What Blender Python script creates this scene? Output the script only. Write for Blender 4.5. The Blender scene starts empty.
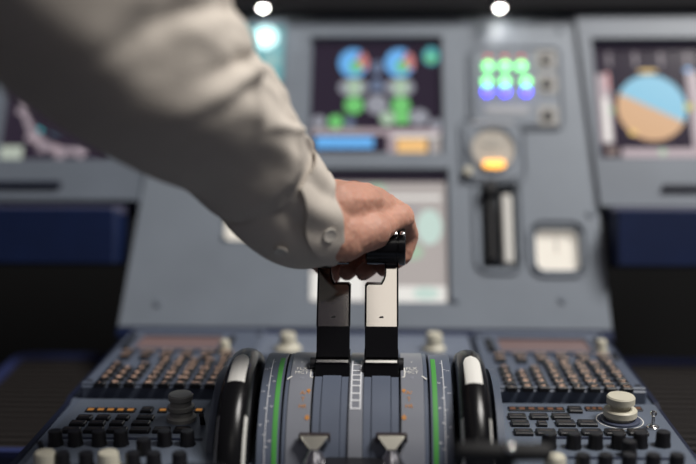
import bpy, bmesh, math, random
from mathutils import Vector as V, Matrix, noise
random.seed(4)
PI = math.pi
sc = bpy.context.scene
COL = sc.collection

# ------------------------------------------------------------------ camera
F_PX = 967.0
PITCH = math.radians(5.0); YAW = math.radians(2.3)
CAM = V((0.0237, 0.0, 0.85))
XR = V((math.cos(YAW), math.sin(YAW), 0))
FW = V((-math.sin(YAW)*math.cos(PITCH), math.cos(YAW)*math.cos(PITCH), -math.sin(PITCH)))
UP = XR.cross(FW)
cam = bpy.data.cameras.new('camera'); co = bpy.data.objects.new('camera', cam); COL.objects.link(co)
co.matrix_world = Matrix((( XR.x, UP.x, -FW.x, CAM.x), (XR.y, UP.y, -FW.y, CAM.y), (XR.z, UP.z, -FW.z, CAM.z), (0,0,0,1)))
cam.sensor_width = 36; cam.lens = 50.02; cam.clip_start = .02
cam.dof.use_dof = True; cam.dof.focus_distance = .795; cam.dof.aperture_fstop = 1.45
sc.camera = co

def P(px, py, d):
    """world point seen at a pixel, d metres in front of the camera plane"""
    return CAM + FW*d + XR*((px-348)/F_PX*d) + UP*((232-py)/F_PX*d)

# ------------------------------------------------------------------ materials
MATS = {}
def mat(name, col, rough=.5, metal=0, emit=None, es=1, coat=0, bump=0, bscale=200, var=0, vscale=30, trans=0, spec=.5, sss=0):
    if name in MATS: return MATS[name]
    m = bpy.data.materials.new(name); m.use_nodes = True
    nt = m.node_tree; b = nt.nodes['Principled BSDF']
    b.inputs['Base Color'].default_value = (*col, 1)
    b.inputs['Roughness'].default_value = rough
    b.inputs['Metallic'].default_value = metal
    b.inputs['Specular IOR Level'].default_value = spec
    if coat: b.inputs['Coat Weight'].default_value = coat; b.inputs['Coat Roughness'].default_value = .04
    if sss:
        b.inputs['Subsurface Weight'].default_value = sss; b.inputs['Subsurface Radius'].default_value = (1, .35, .2)
        b.inputs['Subsurface Scale'].default_value = .006
    if emit:
        b.inputs['Emission Color'].default_value = (*emit, 1); b.inputs['Emission Strength'].default_value = es
    tc = None
    if bump or var:
        tc = nt.nodes.new('ShaderNodeTexCoord')
    if bump:
        n = nt.nodes.new('ShaderNodeTexNoise'); n.inputs['Scale'].default_value = bscale; n.inputs['Detail'].default_value = 3
        nt.links.new(tc.outputs['Object'], n.inputs['Vector'])
        bp = nt.nodes.new('ShaderNodeBump'); bp.inputs['Strength'].default_value = bump; bp.inputs['Distance'].default_value = .001
        nt.links.new(n.outputs['Fac'], bp.inputs['Height']); nt.links.new(bp.outputs['Normal'], b.inputs['Normal'])
    if var:
        n = nt.nodes.new('ShaderNodeTexNoise'); n.inputs['Scale'].default_value = vscale; n.inputs['Detail'].default_value = 4
        nt.links.new(tc.outputs['Object'], n.inputs['Vector'])
        r = nt.nodes.new('ShaderNodeValToRGB')
        r.color_ramp.elements[0].position = .3; r.color_ramp.elements[1].position = .7
        r.color_ramp.elements[0].color = (*[c*(1-var) for c in col], 1)
        r.color_ramp.elements[1].color = (*[min(1, c*(1+var)) for c in col], 1)
        nt.links.new(n.outputs['Fac'], r.inputs['Fac']); nt.links.new(r.outputs['Color'], b.inputs['Base Color'])
    MATS[name] = m
    return m
def glow(name, col, s=1.0):
    return mat(name, (.02, .02, .02), .4, emit=col, es=s)

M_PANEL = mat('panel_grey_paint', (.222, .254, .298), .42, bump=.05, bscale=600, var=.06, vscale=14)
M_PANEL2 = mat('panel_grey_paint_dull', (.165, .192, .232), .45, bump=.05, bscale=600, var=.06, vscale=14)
M_PED = mat('pedestal_blue_grey', (.088, .108, .150), .45, bump=.06, bscale=500, var=.08, vscale=20)
M_PEDL = mat('quadrant_grey', (.215, .226, .260), .30, bump=.05, bscale=500, var=.05, vscale=20)
M_PEDB = mat('quadrant_blue', (.105, .125, .172), .36, bump=.05, bscale=500, var=.06, vscale=20)
M_NAVY = mat('navy_paint', (.004, .013, .058), .45, var=.1)
M_NAVYD = mat('dark_navy_paint', (.006, .010, .03), .5, var=.1)
M_BLACK = mat('black_void', (.0008, .0008, .0012), .9)
M_BLK = mat('black_plastic', (.008, .008, .010), .38, bump=.08, bscale=900)
M_GROOVE = mat('groove_black', (.004, .005, .008), .7)
M_GLOSS = mat('gloss_black', (.006, .006, .007), .20, spec=.45)
M_TYRE = mat('wheel_black', (.006, .006, .007), .24, spec=.28)
M_LEVER = mat('polished_lever_face', (.52, .49, .455), .08, metal=1.0)
M_CHROME = mat('chrome', (.75, .74, .72), .16, metal=1.0)
M_TMETAL = mat('satin_metal', (.52, .52, .56), .24, metal=1.0)
M_CREAM = mat('cream_plastic', (.60, .57, .46), .4, var=.04)
M_WHITE = mat('white_paint', (.75, .74, .70), .5)
M_GREYK = mat('grey_knob_plastic', (.30, .30, .28), .45)
M_GREEN = mat('green_paint', (.07, .33, .06), .5)
M_ORANGE = mat('orange_paint', (.52, .22, .05), .5)
M_SCREEN = mat('dark_glass', (.010, .008, .014), .15, emit=(.020, .014, .024), es=1)
M_BEIGE = mat('beige_face', (.50, .46, .40), .5, var=.06)
M_BROWN = mat('mcdu_screen', (.10, .06, .055), .3, emit=(.12, .075, .07), es=.6)
M_RIB = mat('ribbed_brown_rubber', (.014, .011, .010), .7)
M_LEG = mat('backlit_legend', (.50, .36, .28), .5, emit=(.72, .42, .28), es=.62)
M_SKIN = mat('skin', (.52, .27, .195), .58, bump=.35, bscale=160, var=.12, vscale=45, sss=.25)
M_SKIN2 = mat('fingernail', (.58, .36, .29), .28)
M_SHIRT = mat('white_cotton_shirt', (.60, .545, .48), .85, bump=.25, bscale=1500, var=.03, vscale=60)
M_BTN = mat('shirt_button', (.62, .58, .52), .3)
M_FLOOR = mat('dark_carpet', (.012, .012, .014), .95, bump=.3, bscale=300)

# ------------------------------------------------------------------ mesh builder
def rr(w, h, r, n=5):
    r = max(min(r, w/2-1e-6, h/2-1e-6), 1e-6)
    pts = []
    for cx, cy, a0 in ((w/2-r, h/2-r, 0), (-w/2+r, h/2-r, 90), (-w/2+r, -h/2+r, 180), (w/2-r, -h/2+r, 270)):
        for i in range(n+1):
            a = math.radians(a0+90*i/n); pts.append((cx+r*math.cos(a), cy+r*math.sin(a)))
    return pts
FONT = {}
def glyphs(s):
    """flat triangles of a piece of lettering, one unit high"""
    if s not in FONT:
        cu = bpy.data.curves.new('lettering', 'FONT'); cu.body = s; cu.align_x = 'CENTER'; cu.align_y = 'CENTER'
        cu.resolution_u = 2
        o = bpy.data.objects.new('lettering', cu); COL.objects.link(o)
        dg = bpy.context.evaluated_depsgraph_get(); me = bpy.data.meshes.new_from_object(o.evaluated_get(dg))
        FONT[s] = ([v.co.copy() for v in me.vertices], [tuple(p.vertices) for p in me.polygons])
        bpy.data.objects.remove(o); bpy.data.curves.remove(cu); bpy.data.meshes.remove(me)
    return FONT[s]
class MB:
    def __init__(s): s.v = []; s.f = []; s.m = []
    def add(s, vs, fs, mi=0):
        n = len(s.v); s.v += [V(p) for p in vs]; s.f += [tuple(i+n for i in f) for f in fs]; s.m += [mi]*len(fs)
    def rings(s, rings, mi=0, cap0=True, cap1=True, closed=False):
        n = len(rings[0]); vs = [p for r in rings for p in r]; fs = []
        k = len(rings)
        for i in range(k if closed else k-1):
            for j in range(n):
                a = i*n+j; b = i*n+(j+1) % n; i2 = (i+1) % k
                fs.append((a, b, i2*n+(j+1) % n, i2*n+j))
        if not closed:
            if cap0: fs.append(tuple(range(n-1, -1, -1)))
            if cap1: fs.append(tuple((k-1)*n+j for j in range(n)))
        s.add(vs, fs, mi)
    def slab(s, cx, cy, w, h, z0, z1, r=.001, ch=.0005, mi=0):
        ch = min(ch, abs(z1-z0)*.45, w*.3, h*.3)
        a = rr(w, h, r); b = rr(w-2*ch, h-2*ch, max(r-ch, .0001))
        s.rings([[(cx+x, cy+y, z0) for x, y in a], [(cx+x, cy+y, z1-ch) for x, y in a], [(cx+x, cy+y, z1) for x, y in b]], mi)
    def frame(s, cx, cy, w, h, t, z0, z1, r=.004, mi=0):
        o = rr(w+2*t, h+2*t, r+t); i = rr(w, h, r)
        s.rings([[(cx+x, cy+y, z0) for x, y in o], [(cx+x, cy+y, z1) for x, y in o], [(cx+x, cy+y, z1) for x, y in i], [(cx+x, cy+y, z0) for x, y in i]], mi, closed=True)
    def lathe(s, prof, cx=0, cy=0, n=28, mi=0, flute=0, nf=0):
        R = []
        for r, z in prof:
            R.append([(cx+r*(1+(flute*math.cos(nf*2*PI*k/n) if nf else 0))*math.cos(2*PI*k/n), cy+r*(1+(flute*math.cos(nf*2*PI*k/n) if nf else 0))*math.sin(2*PI*k/n), z) for k in range(n)])
        s.rings(R, mi)
    def box(s, x0, x1, y0, y1, z0, z1, mi=0):
        s.add([(x, y, z) for z in (z0, z1) for y in (y0, y1) for x in (x0, x1)],
              [(0, 2, 3, 1), (4, 5, 7, 6), (0, 1, 5, 4), (2, 6, 7, 3), (0, 4, 6, 2), (1, 3, 7, 5)], mi)
    def text(s, t, cx, cy, z, size, mi=0, rot=0):
        vs, fs = glyphs(t); c, sn = math.cos(rot), math.sin(rot)
        s.add([(cx+size*(p.x*c-p.y*sn), cy+size*(p.x*sn+p.y*c), z) for p in vs], fs, mi)
    def arc(s, cx, cy, r0, r1, a0, a1, z, n=24, mi=0):
        vs = []; fs = []
        for k in range(n+1):
            a = math.radians(a0+(a1-a0)*k/n)
            vs += [(cx+r0*math.cos(a), cy+r0*math.sin(a), z), (cx+r1*math.cos(a), cy+r1*math.sin(a), z)]
        for k in range(n): fs.append((2*k, 2*k+1, 2*k+3, 2*k+2))
        s.add(vs, fs, mi)
    def mesh(s, name, mats, smooth=False, auto=35):
        me = bpy.data.meshes.new(name); me.from_pydata([tuple(v) for v in s.v], [], s.f)
        for m in (mats if isinstance(mats, (list, tuple)) else [mats]): me.materials.append(m)
        me.polygons.foreach_set('material_index', s.m)
        me.validate(); me.update()
        bm = bmesh.new(); bm.from_mesh(me)
        if smooth:
            bmesh.ops.remove_doubles(bm, verts=bm.verts, dist=1e-6)
            bmesh.ops.recalc_face_normals(bm, faces=bm.faces)
            for f in bm.faces: f.smooth = True
            lim = math.radians(auto)
            for e in bm.edges:
                if len(e.link_faces) == 2 and e.calc_face_angle(0) > lim: e.smooth = False
        bm.to_mesh(me); bm.free(); me.update()
        return me
def link(name, me, parent=None, loc=(0, 0, 0), rot=None):
    o = bpy.data.objects.new(name, me); COL.objects.link(o)
    if parent: o.parent = parent
    o.location = loc
    if rot: o.rotation_euler = rot
    return o
def part(name, mb, m, parent, smooth=False, loc=(0, 0, 0), label=None, auto=35):
    o = link(name, mb.mesh(name, m, smooth, auto), parent, loc)
    if label: o['label'] = label
    return o
def tag(o, label, cat, group=None, kind=None):
    if kind: o['kind'] = kind
    if label: o['label'] = label
    if cat: o['category'] = cat
    if group: o['group'] = group
    return o
def thing(name, label, cat, frame=None, loc=None, group=None):
    o = bpy.data.objects.new(name, None); COL.objects.link(o); o.empty_display_size = .02
    if frame is not None: o.matrix_world = frame.at(*(loc or (0, 0, 0)))
    elif loc is not None: o.location = loc
    return tag(o, label, cat, group)
class Frame:
    """a flat surface of the cockpit: x to the right, y up the surface, z out of it"""
    def __init__(s, o, dy, dz):
        s.o = V(o); s.x = V((1, 0, 0)); s.y = V((0, dy, dz)).normalized(); s.z = s.x.cross(s.y)
    def at(s, u, v, h=0):
        p = s.o+s.x*u+s.y*v+s.z*h
        return Matrix(((s.x.x, s.y.x, s.z.x, p.x), (s.x.y, s.y.y, s.z.y, p.y), (s.x.z, s.y.z, s.z.z, p.z), (0, 0, 0, 1)))
    def px(s, px, py, h=0):
        d = P(px, py, 1)-CAM; t = (s.o+s.z*h-CAM).dot(s.z)/d.dot(s.z); q = CAM+d*t-s.o
        return q.dot(s.x), q.dot(s.y)
    def rect(s, x0, y0, x1, y1, h=0):
        a = s.px(x0, (y0+y1)/2, h)[0]; b = s.px(x1, (y0+y1)/2, h)[0]
        c = s.px((x0+x1)/2, y1, h)[1]; d = s.px((x0+x1)/2, y0, h)[1]
        return (a+b)/2, (c+d)/2, b-a, d-c
def cf(d0, v0, d1, v1):
    """slope (dy, dz) of a line given in camera depth / height"""
    a = CAM+FW*d0+UP*v0; b = CAM+FW*d1+UP*v1
    return b.y-a.y, b.z-a.z
o1 = P(365, 328, 1.05); o1.x = 0
FP = Frame(o1, *cf(1.05, 0, 1.05+.33, 1))
o2 = P(357, 395, .86); o2.x = 0
FM = Frame(o2, *cf(.86, -.145, 1.05, -.112))
o3 = P(357, 404, .852); o3.x = 0
FA = Frame(o3, *cf(.73, -.175, .852, -.1515))

def plate(name, outer, holes, z0, z1, m, parent, warp=lambda x, y: (x, y)):
    xs = sorted({outer[0], outer[1]} | {h[0] for h in holes} | {h[1] for h in holes})
    ys = sorted({outer[2], outer[3]} | {h[2] for h in holes} | {h[3] for h in holes})
    def solid(i, j):
        if not (0 <= i < len(xs)-1 and 0 <= j < len(ys)-1): return False
        cx = (xs[i]+xs[i+1])/2; cy = (ys[j]+ys[j+1])/2
        return not any(h[0] < cx < h[1] and h[2] < cy < h[3] for h in holes)
    mb = MB()
    def p(i, j, z): x, y = warp(xs[i], ys[j]); return (x, y, z)
    for i in range(len(xs)-1):
        for j in range(len(ys)-1):
            if not solid(i, j): continue
            mb.add([p(i, j, z1), p(i+1, j, z1), p(i+1, j+1, z1), p(i, j+1, z1)], [(0, 1, 2, 3)])
            mb.add([p(i, j, z0), p(i+1, j, z0), p(i+1, j+1, z0), p(i, j+1, z0)], [(3, 2, 1, 0)])
            for (di, dj, a, b) in ((0, -1, (i, j), (i+1, j)), (1, 0, (i+1, j), (i+1, j+1)), (0, 1, (i+1, j+1), (i, j+1)), (-1, 0, (i, j+1), (i, j))):
                if not solid(i+di, j+dj):
                    mb.add([p(*a, z0), p(*b, z0), p(*b, z1), p(*a, z1)], [(0, 1, 2, 3)])
    return part(name, mb, m, parent)

# ================================================================== SETTING
f = MB(); f.box(-1.6, 1.6, -1.2, 2.6, -.05, 0)
tag(part('floor', f, M_FLOOR, None), None, None, kind='structure')
f = MB(); f.box(-1.6, 1.6, 2.0, 2.05, 0, 2.2)
tag(part('wall_front', f, M_BLACK, None), None, None, kind='structure')

# ================================================================== MAIN INSTRUMENT PANEL
panel = thing('instrument_panel', 'broad blue-grey instrument panel standing behind the throttle pedestal', 'instrument panel', FP, (0, 0, 0))
def vy(py): return FP.px(365, py)[1]
TOPV = vy(17); WAIST = vy(204)
def hole(x0, y0, x1, y1):
    cx, cy, w, h = FP.rect(x0, y0, x1, y1); return (cx-w/2, cx+w/2, cy-h/2, cy+h/2)
H_EWD = hole(308, 36, 443, 153); H_SD = hole(308, 168, 450, 303)
H_GEAR = hole(481, 184, 517, 268)
H_CLK = hole(534, 226, 582, 272); H_CLKL = hole(222, 210, 258, 242)
xl0 = FP.px(118, 328)[0]; xr0 = FP.px(612, 328)[0]
xl1 = FP.px(141, 195)[0]; xr1 = FP.px(598, 205)[0]
XL, XR_ = xl1, xr1
def warp(x, y):
    if x <= XL+1e-6: return (xl1+(xl0-xl1)*(1-y/WAIST), y)
    if x >= XR_-1e-6: return (xr1+(xr0-xr1)*(1-y/WAIST), y)
    return x, y
cp = plate('centre_plate', (XL, XR_, 0, TOPV), [H_EWD, H_SD, H_GEAR, H_CLK, H_CLKL], -.03, 0, M_PANEL, panel, warp)
for s, (a, b) in (('', (xr1, FP.px(760, 100)[0])), ('', (FP.px(-80, 100)[0], FP.px(146, 150)[0]))):
    pass
H_PFD = hole(594, 40, 716, 160)
H_ND = hole(2, 36, 116, 161)
top_r = FP.px(573, 16)[0]
def warp_r(x, y):
    if x < xr1+.002: return (xr1+.0015+(top_r-xr1)*max(0, (y-WAIST)/(TOPV-WAIST)), y)
    return x, y
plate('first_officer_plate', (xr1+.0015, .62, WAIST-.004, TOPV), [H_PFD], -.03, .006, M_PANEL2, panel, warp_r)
lefttop = FP.px(168, 16)[0]
def warp_l(x, y):
    if x > xl1-.003: return (xl1-.0015+(lefttop-xl1)*max(0, (y-WAIST)/(TOPV-WAIST))*.5, y)
    return x, y
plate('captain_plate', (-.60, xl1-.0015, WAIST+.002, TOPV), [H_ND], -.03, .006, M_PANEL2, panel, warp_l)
# backing behind the openings
b = MB(); b.box(-.60, .62, WAIST, TOPV, -.05, -.032); b.box(xl0+.01, xr0-.01, 0, WAIST, -.05, -.032)
part('backing', b, M_GROOVE, panel)
# raised round-cornered outlines
def outline(x0, y0, x1, y1, t=.0022, r=.012, hgt=.0028, m=M_PANEL2, name='raised_edge'):
    cx, cy, w, h = FP.rect(x0, y0, x1, y1); b = MB(); b.frame(cx, cy, w, h, t, 0, hgt, r); return part(name, b, m, panel, True)
outline(462, 118, 524, 182); outline(470, 49, 561, 128, r=.008); outline(476, 180, 521, 272, r=.014)
outline(531, 222, 585, 275, r=.014)
for px, py in ((562, 300), (158, 303), (456, 300), (590, 214), (560, 30)):      # quarter turn fasteners
    u, v = FP.px(px, py); b = MB(); b.lathe([(.0042, 0), (.0042, .0012), (.0032, .002), (.0008, .0021)], u, v, 16); part('fastener', b, M_PANEL2, panel, True)
# navy lip, its dark colour standing in for the shadow gap below the panel
lip = MB(); lip.box(xl0, xr0, -.012, -.002, -.02, .004)
part('shadow_gap_lip', lip, M_NAVY, panel, label='navy strip standing for the shadow gap along the foot of the panel')

# ------------------------------------------------------------------ displays
def display(name, label, x0, y0, x1, y1, depth=.010, lift=0.0, group='square screens in the instrument panel', bez=.0025):
    cx, cy, w, h = FP.rect(x0, y0, x1, y1)
    t = thing(name, label, 'display', FP, (cx, cy, lift-depth), group)
    b = MB(); b.frame(0, 0, w-2*bez, h-2*bez, bez*.98, -.012, depth*.55, .002); part('bezel', b, M_PANEL2 if bez < .003 else M_BLK, t)
    b = MB(); b.slab(0, 0, w-2*bez-.0002, h-2*bez-.0002, -.004, 0, .002, .0002); s = part('screen', b, M_SCREEN, t)
    s['_w'] = w; s['_h'] = h
    return t, s, (x0, y0, x1, y1, w, h)
class Disp:
    def __init__(s, scr, g): s.s = scr; s.g = g
    def q(s, px, py):
        x0, y0, x1, y1, w, h = s.g
        return ((px-x0)/(x1-x0)-.5)*w, (.5-(py-y0)/(y1-y0))*h
    def k(s): return s.g[4]/(s.g[2]-s.g[0]), s.g[5]/(s.g[3]-s.g[1])
    def rect(s, x0, y0, x1, y1, m, name='readout', z=.0004):
        a = s.q(x0, y0); b = s.q(x1, y1); mb = MB(); mb.slab((a[0]+b[0])/2, (a[1]+b[1])/2, b[0]-a[0], a[1]-b[1], z-.0003, z, .0008, .0001); return part(name, mb, m, s.s)
    def ell(s, px, py, rx, ry, m, name='dial', a0=0, a1=360, r0=0, z=.0005):
        c = s.q(px, py); kx, ky = s.k(); mb = MB(); vs = []; fs = []; n = 32
        for i in range(n+1):
            a = math.radians(a0+(a1-a0)*i/n)
            vs += [(c[0]+rx*r0*kx*math.cos(a), c[1]+ry*r0*ky*math.sin(a), z), (c[0]+rx*kx*math.cos(a), c[1]+ry*ky*math.sin(a), z)]
        for i in range(n): fs.append((2*i, 2*i+1, 2*i+3, 2*i+2))
        mb.add(vs, fs); return part(name, mb, m, s.s)
G_BLUE = glow('display_blue', (.12, .42, .85), 1.0); G_RED = glow('display_red', (.65, .22, .22), .9)
G_GREEN = glow('display_green', (.17, .66, .17), .8); G_GW = glow('display_pale_green', (.45, .62, .45), .8)
G_GREY = glow('display_grey', (.35, .36, .42), .75); G_DB = glow('display_slate_blue', (.13, .18, .30), .8)
G_WHITE = glow('display_white', (.78, .76, .72), 1.0); G_ORG = glow('display_orange', (.85, .50, .18), 1.0)
G_BROWN = glow('display_brown', (.62, .34, .15), .9); G_SKY = glow('display_sky', (.16, .52, .74), .85)
G_PINK = glow('display_pink', (.38, .30, .33), 1.0); G_CREAM = glow('display_cream', (.40, .36, .345), 1.0)
G_TEAL = glow('display_teal', (.05, .40, .45), 1.0)

t, s, g = display('engine_display', 'square engine display with two round blue and red dials, above the pale screen', 308, 36, 443, 153)
D = Disp(s, g)
for x in (353, 400):
    D.ell(x, 60, 15, 14.5, G_BLUE, 'dial', 60, 330, 0); D.ell(x, 60, 15, 14.5, G_RED, 'dial_red_sector', -30, 50, .25)
    D.ell(x+2, 64, 6, 6, G_GREEN, 'dial_value', z=.0007)
    D.ell(x, 85, 15, 9, G_GREY, 'dial', r0=.25); D.ell(x+1, 85, 7.5, 9, G_GW, 'dial_value', z=.0007)
    D.ell(x+1, 103, 9.5, 8.5, G_GREEN, 'readout')
D.ell(377, 65, 6, 7, G_DB); D.ell(377, 83, 7, 7, G_DB); D.ell(377, 102, 11, 10, G_GREY)
D.ell(432, 53, 8, 9, G_TEAL, 'readout'); D.ell(432, 55, 5, 4, G_GREEN, 'readout', z=.0007)
D.ell(319, 119, 7, 6, G_GREY, 'readout'); D.ell(336, 119, 7.5, 6.5, G_GREEN, 'readout'); D.ell(350, 120, 5, 5, G_DB, 'readout')
D.ell(388, 116, 8, 7, G_GW, 'readout'); D.ell(402, 115, 8, 7, G_GREEN, 'readout'); D.ell(419, 115, 10, 8, G_GREY, 'readout'); D.ell(438, 122, 8, 5, G_GREY, 'readout')
D.rect(312, 126, 441, 132, G_PINK); D.rect(314, 126, 362, 129, G_CREAM, z=.0006)
D.rect(316, 134, 374, 145, G_BLUE); D.rect(388, 132, 396, 151, G_PINK); D.rect(392, 132, 440, 135, G_WHITE)
D.rect(397, 136, 427, 150, G_ORG); D.rect(430, 136, 440, 150, G_CREAM)

t, s, g = display('system_display', 'square screen glowing pale cream right behind the pilot hand', 308, 168, 450, 303, depth=.012)
D = Disp(s, g)
D.rect(311, 179, 447, 301, G_CREAM, 'page', .0003)
D.rect(386, 193, 442, 197, G_WHITE); D.rect(389, 206, 420, 209, G_GREY); D.ell(376, 187, 10, 6, G_GW, 'symbol')
D.ell(430, 225, 13, 18, glow('display_mint', (.52, .66, .60), 1.0), 'symbol'); D.ell(412, 250, 12, 8, G_GW, 'symbol')
D.rect(384, 284, 446, 300, G_WHITE); D.ell(426, 291, 13, 6, glow('display_mint', (.5, .66, .6), 1), 'symbol', z=.0008)
D.rect(311, 270, 365, 298, G_WHITE); D.ell(350, 262, 10, 9, G_GW, 'symbol')

t, s, g = display('primary_flight_display', 'square flight display with a blue and orange horizon ball, near the right edge', 594, 40, 716, 160, depth=.014, lift=.006)
D = Disp(s, g)
tilt = -26
D.ell(653, 106, 35, 33, G_SKY, 'horizon_ball', tilt, tilt+180); D.ell(653, 106, 35, 33, G_BROWN, 'horizon_ball', tilt+180, tilt+360)
for p in (s.children[-1], s.children[-2]):
    pass
D.rect(600, 72, 613, 141, G_PINK, 'airspeed_tape'); D.rect(604, 96, 610, 140, G_WHITE, 'airspeed_tape', .0006); D.rect(609, 70, 612, 88, G_RED, 'limit_bar', .0006); D.ell(613, 109, 2, 2, G_GREEN, 'marker', z=.0008)
D.rect(691, 70, 704, 150, G_PINK, 'altitude_tape'); D.rect(690, 66, 697, 70, G_BLUE, 'readout', .0006); D.rect(686, 102, 695, 109, mat('display_olive', (.02, .02, .02), emit=(.45, .42, .05)), 'marker', .0008)
for x in (614, 641, 667, 694): 
    c0 = D.q(x-2, 48); D.rect(x-2, 49, x+1.5, 64, glow('display_dim_pink', (.13, .10, .13), 1), 'mode_column')
D.rect(620, 146, 706, 155, G_PINK, 'heading_strip'); D.ell(660, 150, 3.5, 4, G_GW, 'marker', z=.0007)
D.rect(604, 145, 616, 153, glow('display_dim_brown', (.12, .07, .06), 1), 'readout')
D.ell(632, 131, 4, 3, glow('display_ochre', (.75, .48, .1), 1), 'marker', z=.0008); D.ell(652, 69.5, 10, 2, glow('display_ochre', (.75, .48, .1), 1), 'bank_scale', z=.0008)

t, s, g = display('navigation_display', 'dark square display with a pale compass arc, under the sleeve', 2, 36, 116, 161, depth=.014, lift=.006)
D = Disp(s, g)
G_ROSE = glow('display_rose', (.27, .22, .25), 1.0)
D.ell(72, 98, 52, 55, G_ROSE, 'compass_arc', 178, 292, .86)
for a in (192, 222, 240, 262, 284):
    D.ell(72+53*math.cos(math.radians(a)), 98-56*math.sin(math.radians(a)), 4.5, 4, G_ROSE, 'compass_mark', z=.0007)
D.ell(38, 138, 4, 4, G_PINK, 'compass_mark', z=.0009); D.ell(60, 147, 4, 4, G_PINK, 'compass_mark', z=.0009)
D.rect(5, 144, 27, 158, glow('display_label', (.36, .40, .34), 1.1), 'readout'); D.ell(42, 128, 2.5, 3, G_TEAL, 'marker')
D.rect(52, 130, 62, 133, glow('display_dim_teal', (.03, .07, .10), 1), 'readout')

# small lit display on the left under the lamp
cx, cy, w, h = FP.rect(236, 27, 284, 84)
t = thing('standby_display', 'small cyan lit display under the lamp, beside the sleeve', 'display', FP, (cx, cy, 0))
b = MB(); b.frame(0, 0, w, h, .003, 0, .005, .004); part('bezel', b, M_PANEL2, t, True)
b = MB(); b.slab(0, 0, w, h, .0, .0015, .004, .0002); s = part('screen', b, glow('standby_cyan', (.10, .30, .33), 1.2), t)
for (px, py, r, m) in ((265, 38, .0155, glow('standby_white', (.62, 1.0, 1.0), 1.7)), (272, 62, .010, glow('standby_pale', (.25, .46, .46), 1.0))):
    u, v = FP.px(px, py); b = MB(); b.arc(u-cx, v-cy, 0, r, 0, 360, .0020, 28); part('readout', b, m, s)

# ------------------------------------------------------------------ landing gear indicator unit
cx, cy, w, h = FP.rect(473, 51, 559, 126)
gear = thing('gear_indicator_panel', 'grey switch panel with rows of round green and blue lamps', 'switch panel', FP, (cx, cy, 0))
b = MB(); b.slab(0, 0, w, h, 0, .003, .005, .0008); part('faceplate', b, M_PANEL, gear)
def gl(px, py): u, v = FP.px(px, py, .003); return u-cx, v-cy
def lens(px, py, m, name, r=.0036, sq=None):
    u, v = gl(px, py); b = MB()
    if sq: b.slab(u, v, sq[0], sq[1], .003, .0062, .0008, .0005)
    else: b.lathe([(r, .003), (r, .0052), (r*.7, .0066), (r*.1, .007)], u, v, 16)
    return part(name, b, m, gear, True)
L_G = glow('lamp_green', (.22, 1.0, .30), 3.6); L_B = glow('lamp_blue', (.07, .05, 1.0), 7); L_R = glow('lamp_red', (.9, .08, .06), 1.2); L_A = glow('lamp_amber', (1.0, .45, .08), 2.6)
for x in (488, 505, 521): lens(x, 66.5, L_G, 'green_lamp', .0056); lens(x, 57.5, L_R, 'red_lamp', sq=(.007, .0025))
for x in (487, 505, 526): lens(x, 82, L_G, 'green_lamp', .0056); lens(x, 92, L_B, 'blue_lamp', .0052)
for x, y in ((546, 62), (547, 86), (548, 118)):
    u, v = gl(x, y-2); b = MB(); b.slab(u, v, .023, .024, .003, .0042, .002, .0004); bz = part('button_surround', b, mat('pale_surround', (.40, .39, .37), .5), gear)
    b = MB(); b.lathe([(.0060, .004), (.0060, .0062), (.0050, .0072), (.001, .0074)], u, v, 20); part('push_button', b, M_BLK, bz, True)
b = MB(); b.slab(gl(507, 110)[0], gl(507, 110)[1], .05, .010, .003, .0038, .002, .0003); part('name_strip', b, mat('pale_grey_strip', (.42, .43, .46), .5), gear)

# brake pressure gauge
cx, cy, w, h = FP.rect(464, 121, 522, 180)
gg = thing('pressure_gauge', 'round beige gauge with a glowing orange lamp, above the gear lever slot', 'gauge', FP, (cx, cy, 0))
b = MB(); b.slab(0, 0, w*.96, h*.96, 0, .003, .010, .0008); part('faceplate', b, M_PANEL, gg, True)
u, v = 0, 0
b = MB(); b.frame(u, v, .050, .050, .003, .003, .006, .0249); part('rim', b, M_PANEL2, gg, True)
b = MB(); b.lathe([(.0252, .003), (.0252, .0036), (.001, .0038)], u, v, 32); dial = part('dial', b, M_BEIGE, gg)
for a in (35, 90, 150):
    b = MB(); b.box(-.0006, .0006, 0, .017, .0038, .0044); o = part('needle', b, M_GREYK, dial); o.rotation_euler = (0, 0, math.radians(a-90))
u, v = FP.px(494, 165, .004); b = MB(); b.slab(u-cx, v-cy, .024, .0085, .003, .009, .003, .0008); part('amber_lamp', b, glow('lamp_amber', (1.0, .45, .10), 3.0), gg, True)
u, v = FP.px(468, 172, .004); b = MB(); b.lathe([(.0055, .003), (.0055, .008), (.004, .0095), (.0005, .0096)], u-cx, v-cy, 18); part('white_button', b, M_CREAM, gg, True)
b = MB(); b.slab(0, FP.px(494, 124)[1]-cy, w*.72, .004, .003, .0045, .001, .0003); part('name_strip', b, mat('pale_grey_strip', (.42, .43, .46), .5), gg)

# landing gear lever in its slot
cx, cy, w, h = FP.rect(481, 184, 517, 268)
gl_ = thing('gear_lever', 'upright slot with a black lever and a pale guard beside it', 'lever', FP, (cx, cy, 0))
b = MB(); b.box(-w*.5+.0003, w*.5-.0003, -h/2+.0003, h/2-.0003, -.022, -.016); part('slot_floor', b, mat('slot_grey', (.16, .18, .21), .5), gl_)
u1, v1 = FP.px(488, 186); u2, v2 = FP.px(491, 262)
b = MB(); b.slab(u1-cx+.002, (v1+v2)/2-cy, .010, v1-v2, -.0155, .006, .003, .002); part('lever_arm', b, M_BLK, gl_, True)
b = MB(); b.lathe([(.0075, 0), (.0080, .002), (.0080, .006), (.0065, .008), (.001, .0082)], u1-cx+.002, v1-cy-.006, 24); o = part('lever_knob', b, M_BLK, gl_, True, loc=(0, 0, .006))
u3, v3 = FP.px(506, 195); u4, v4 = FP.px(506, 264)
b = MB(); b.slab(u3-cx, (v3+v4)/2-cy, .011, v3-v4, -.0155, .003, .003, .002); part('guard', b, M_WHITE, gl_, True, label='pale guard strip')

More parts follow.
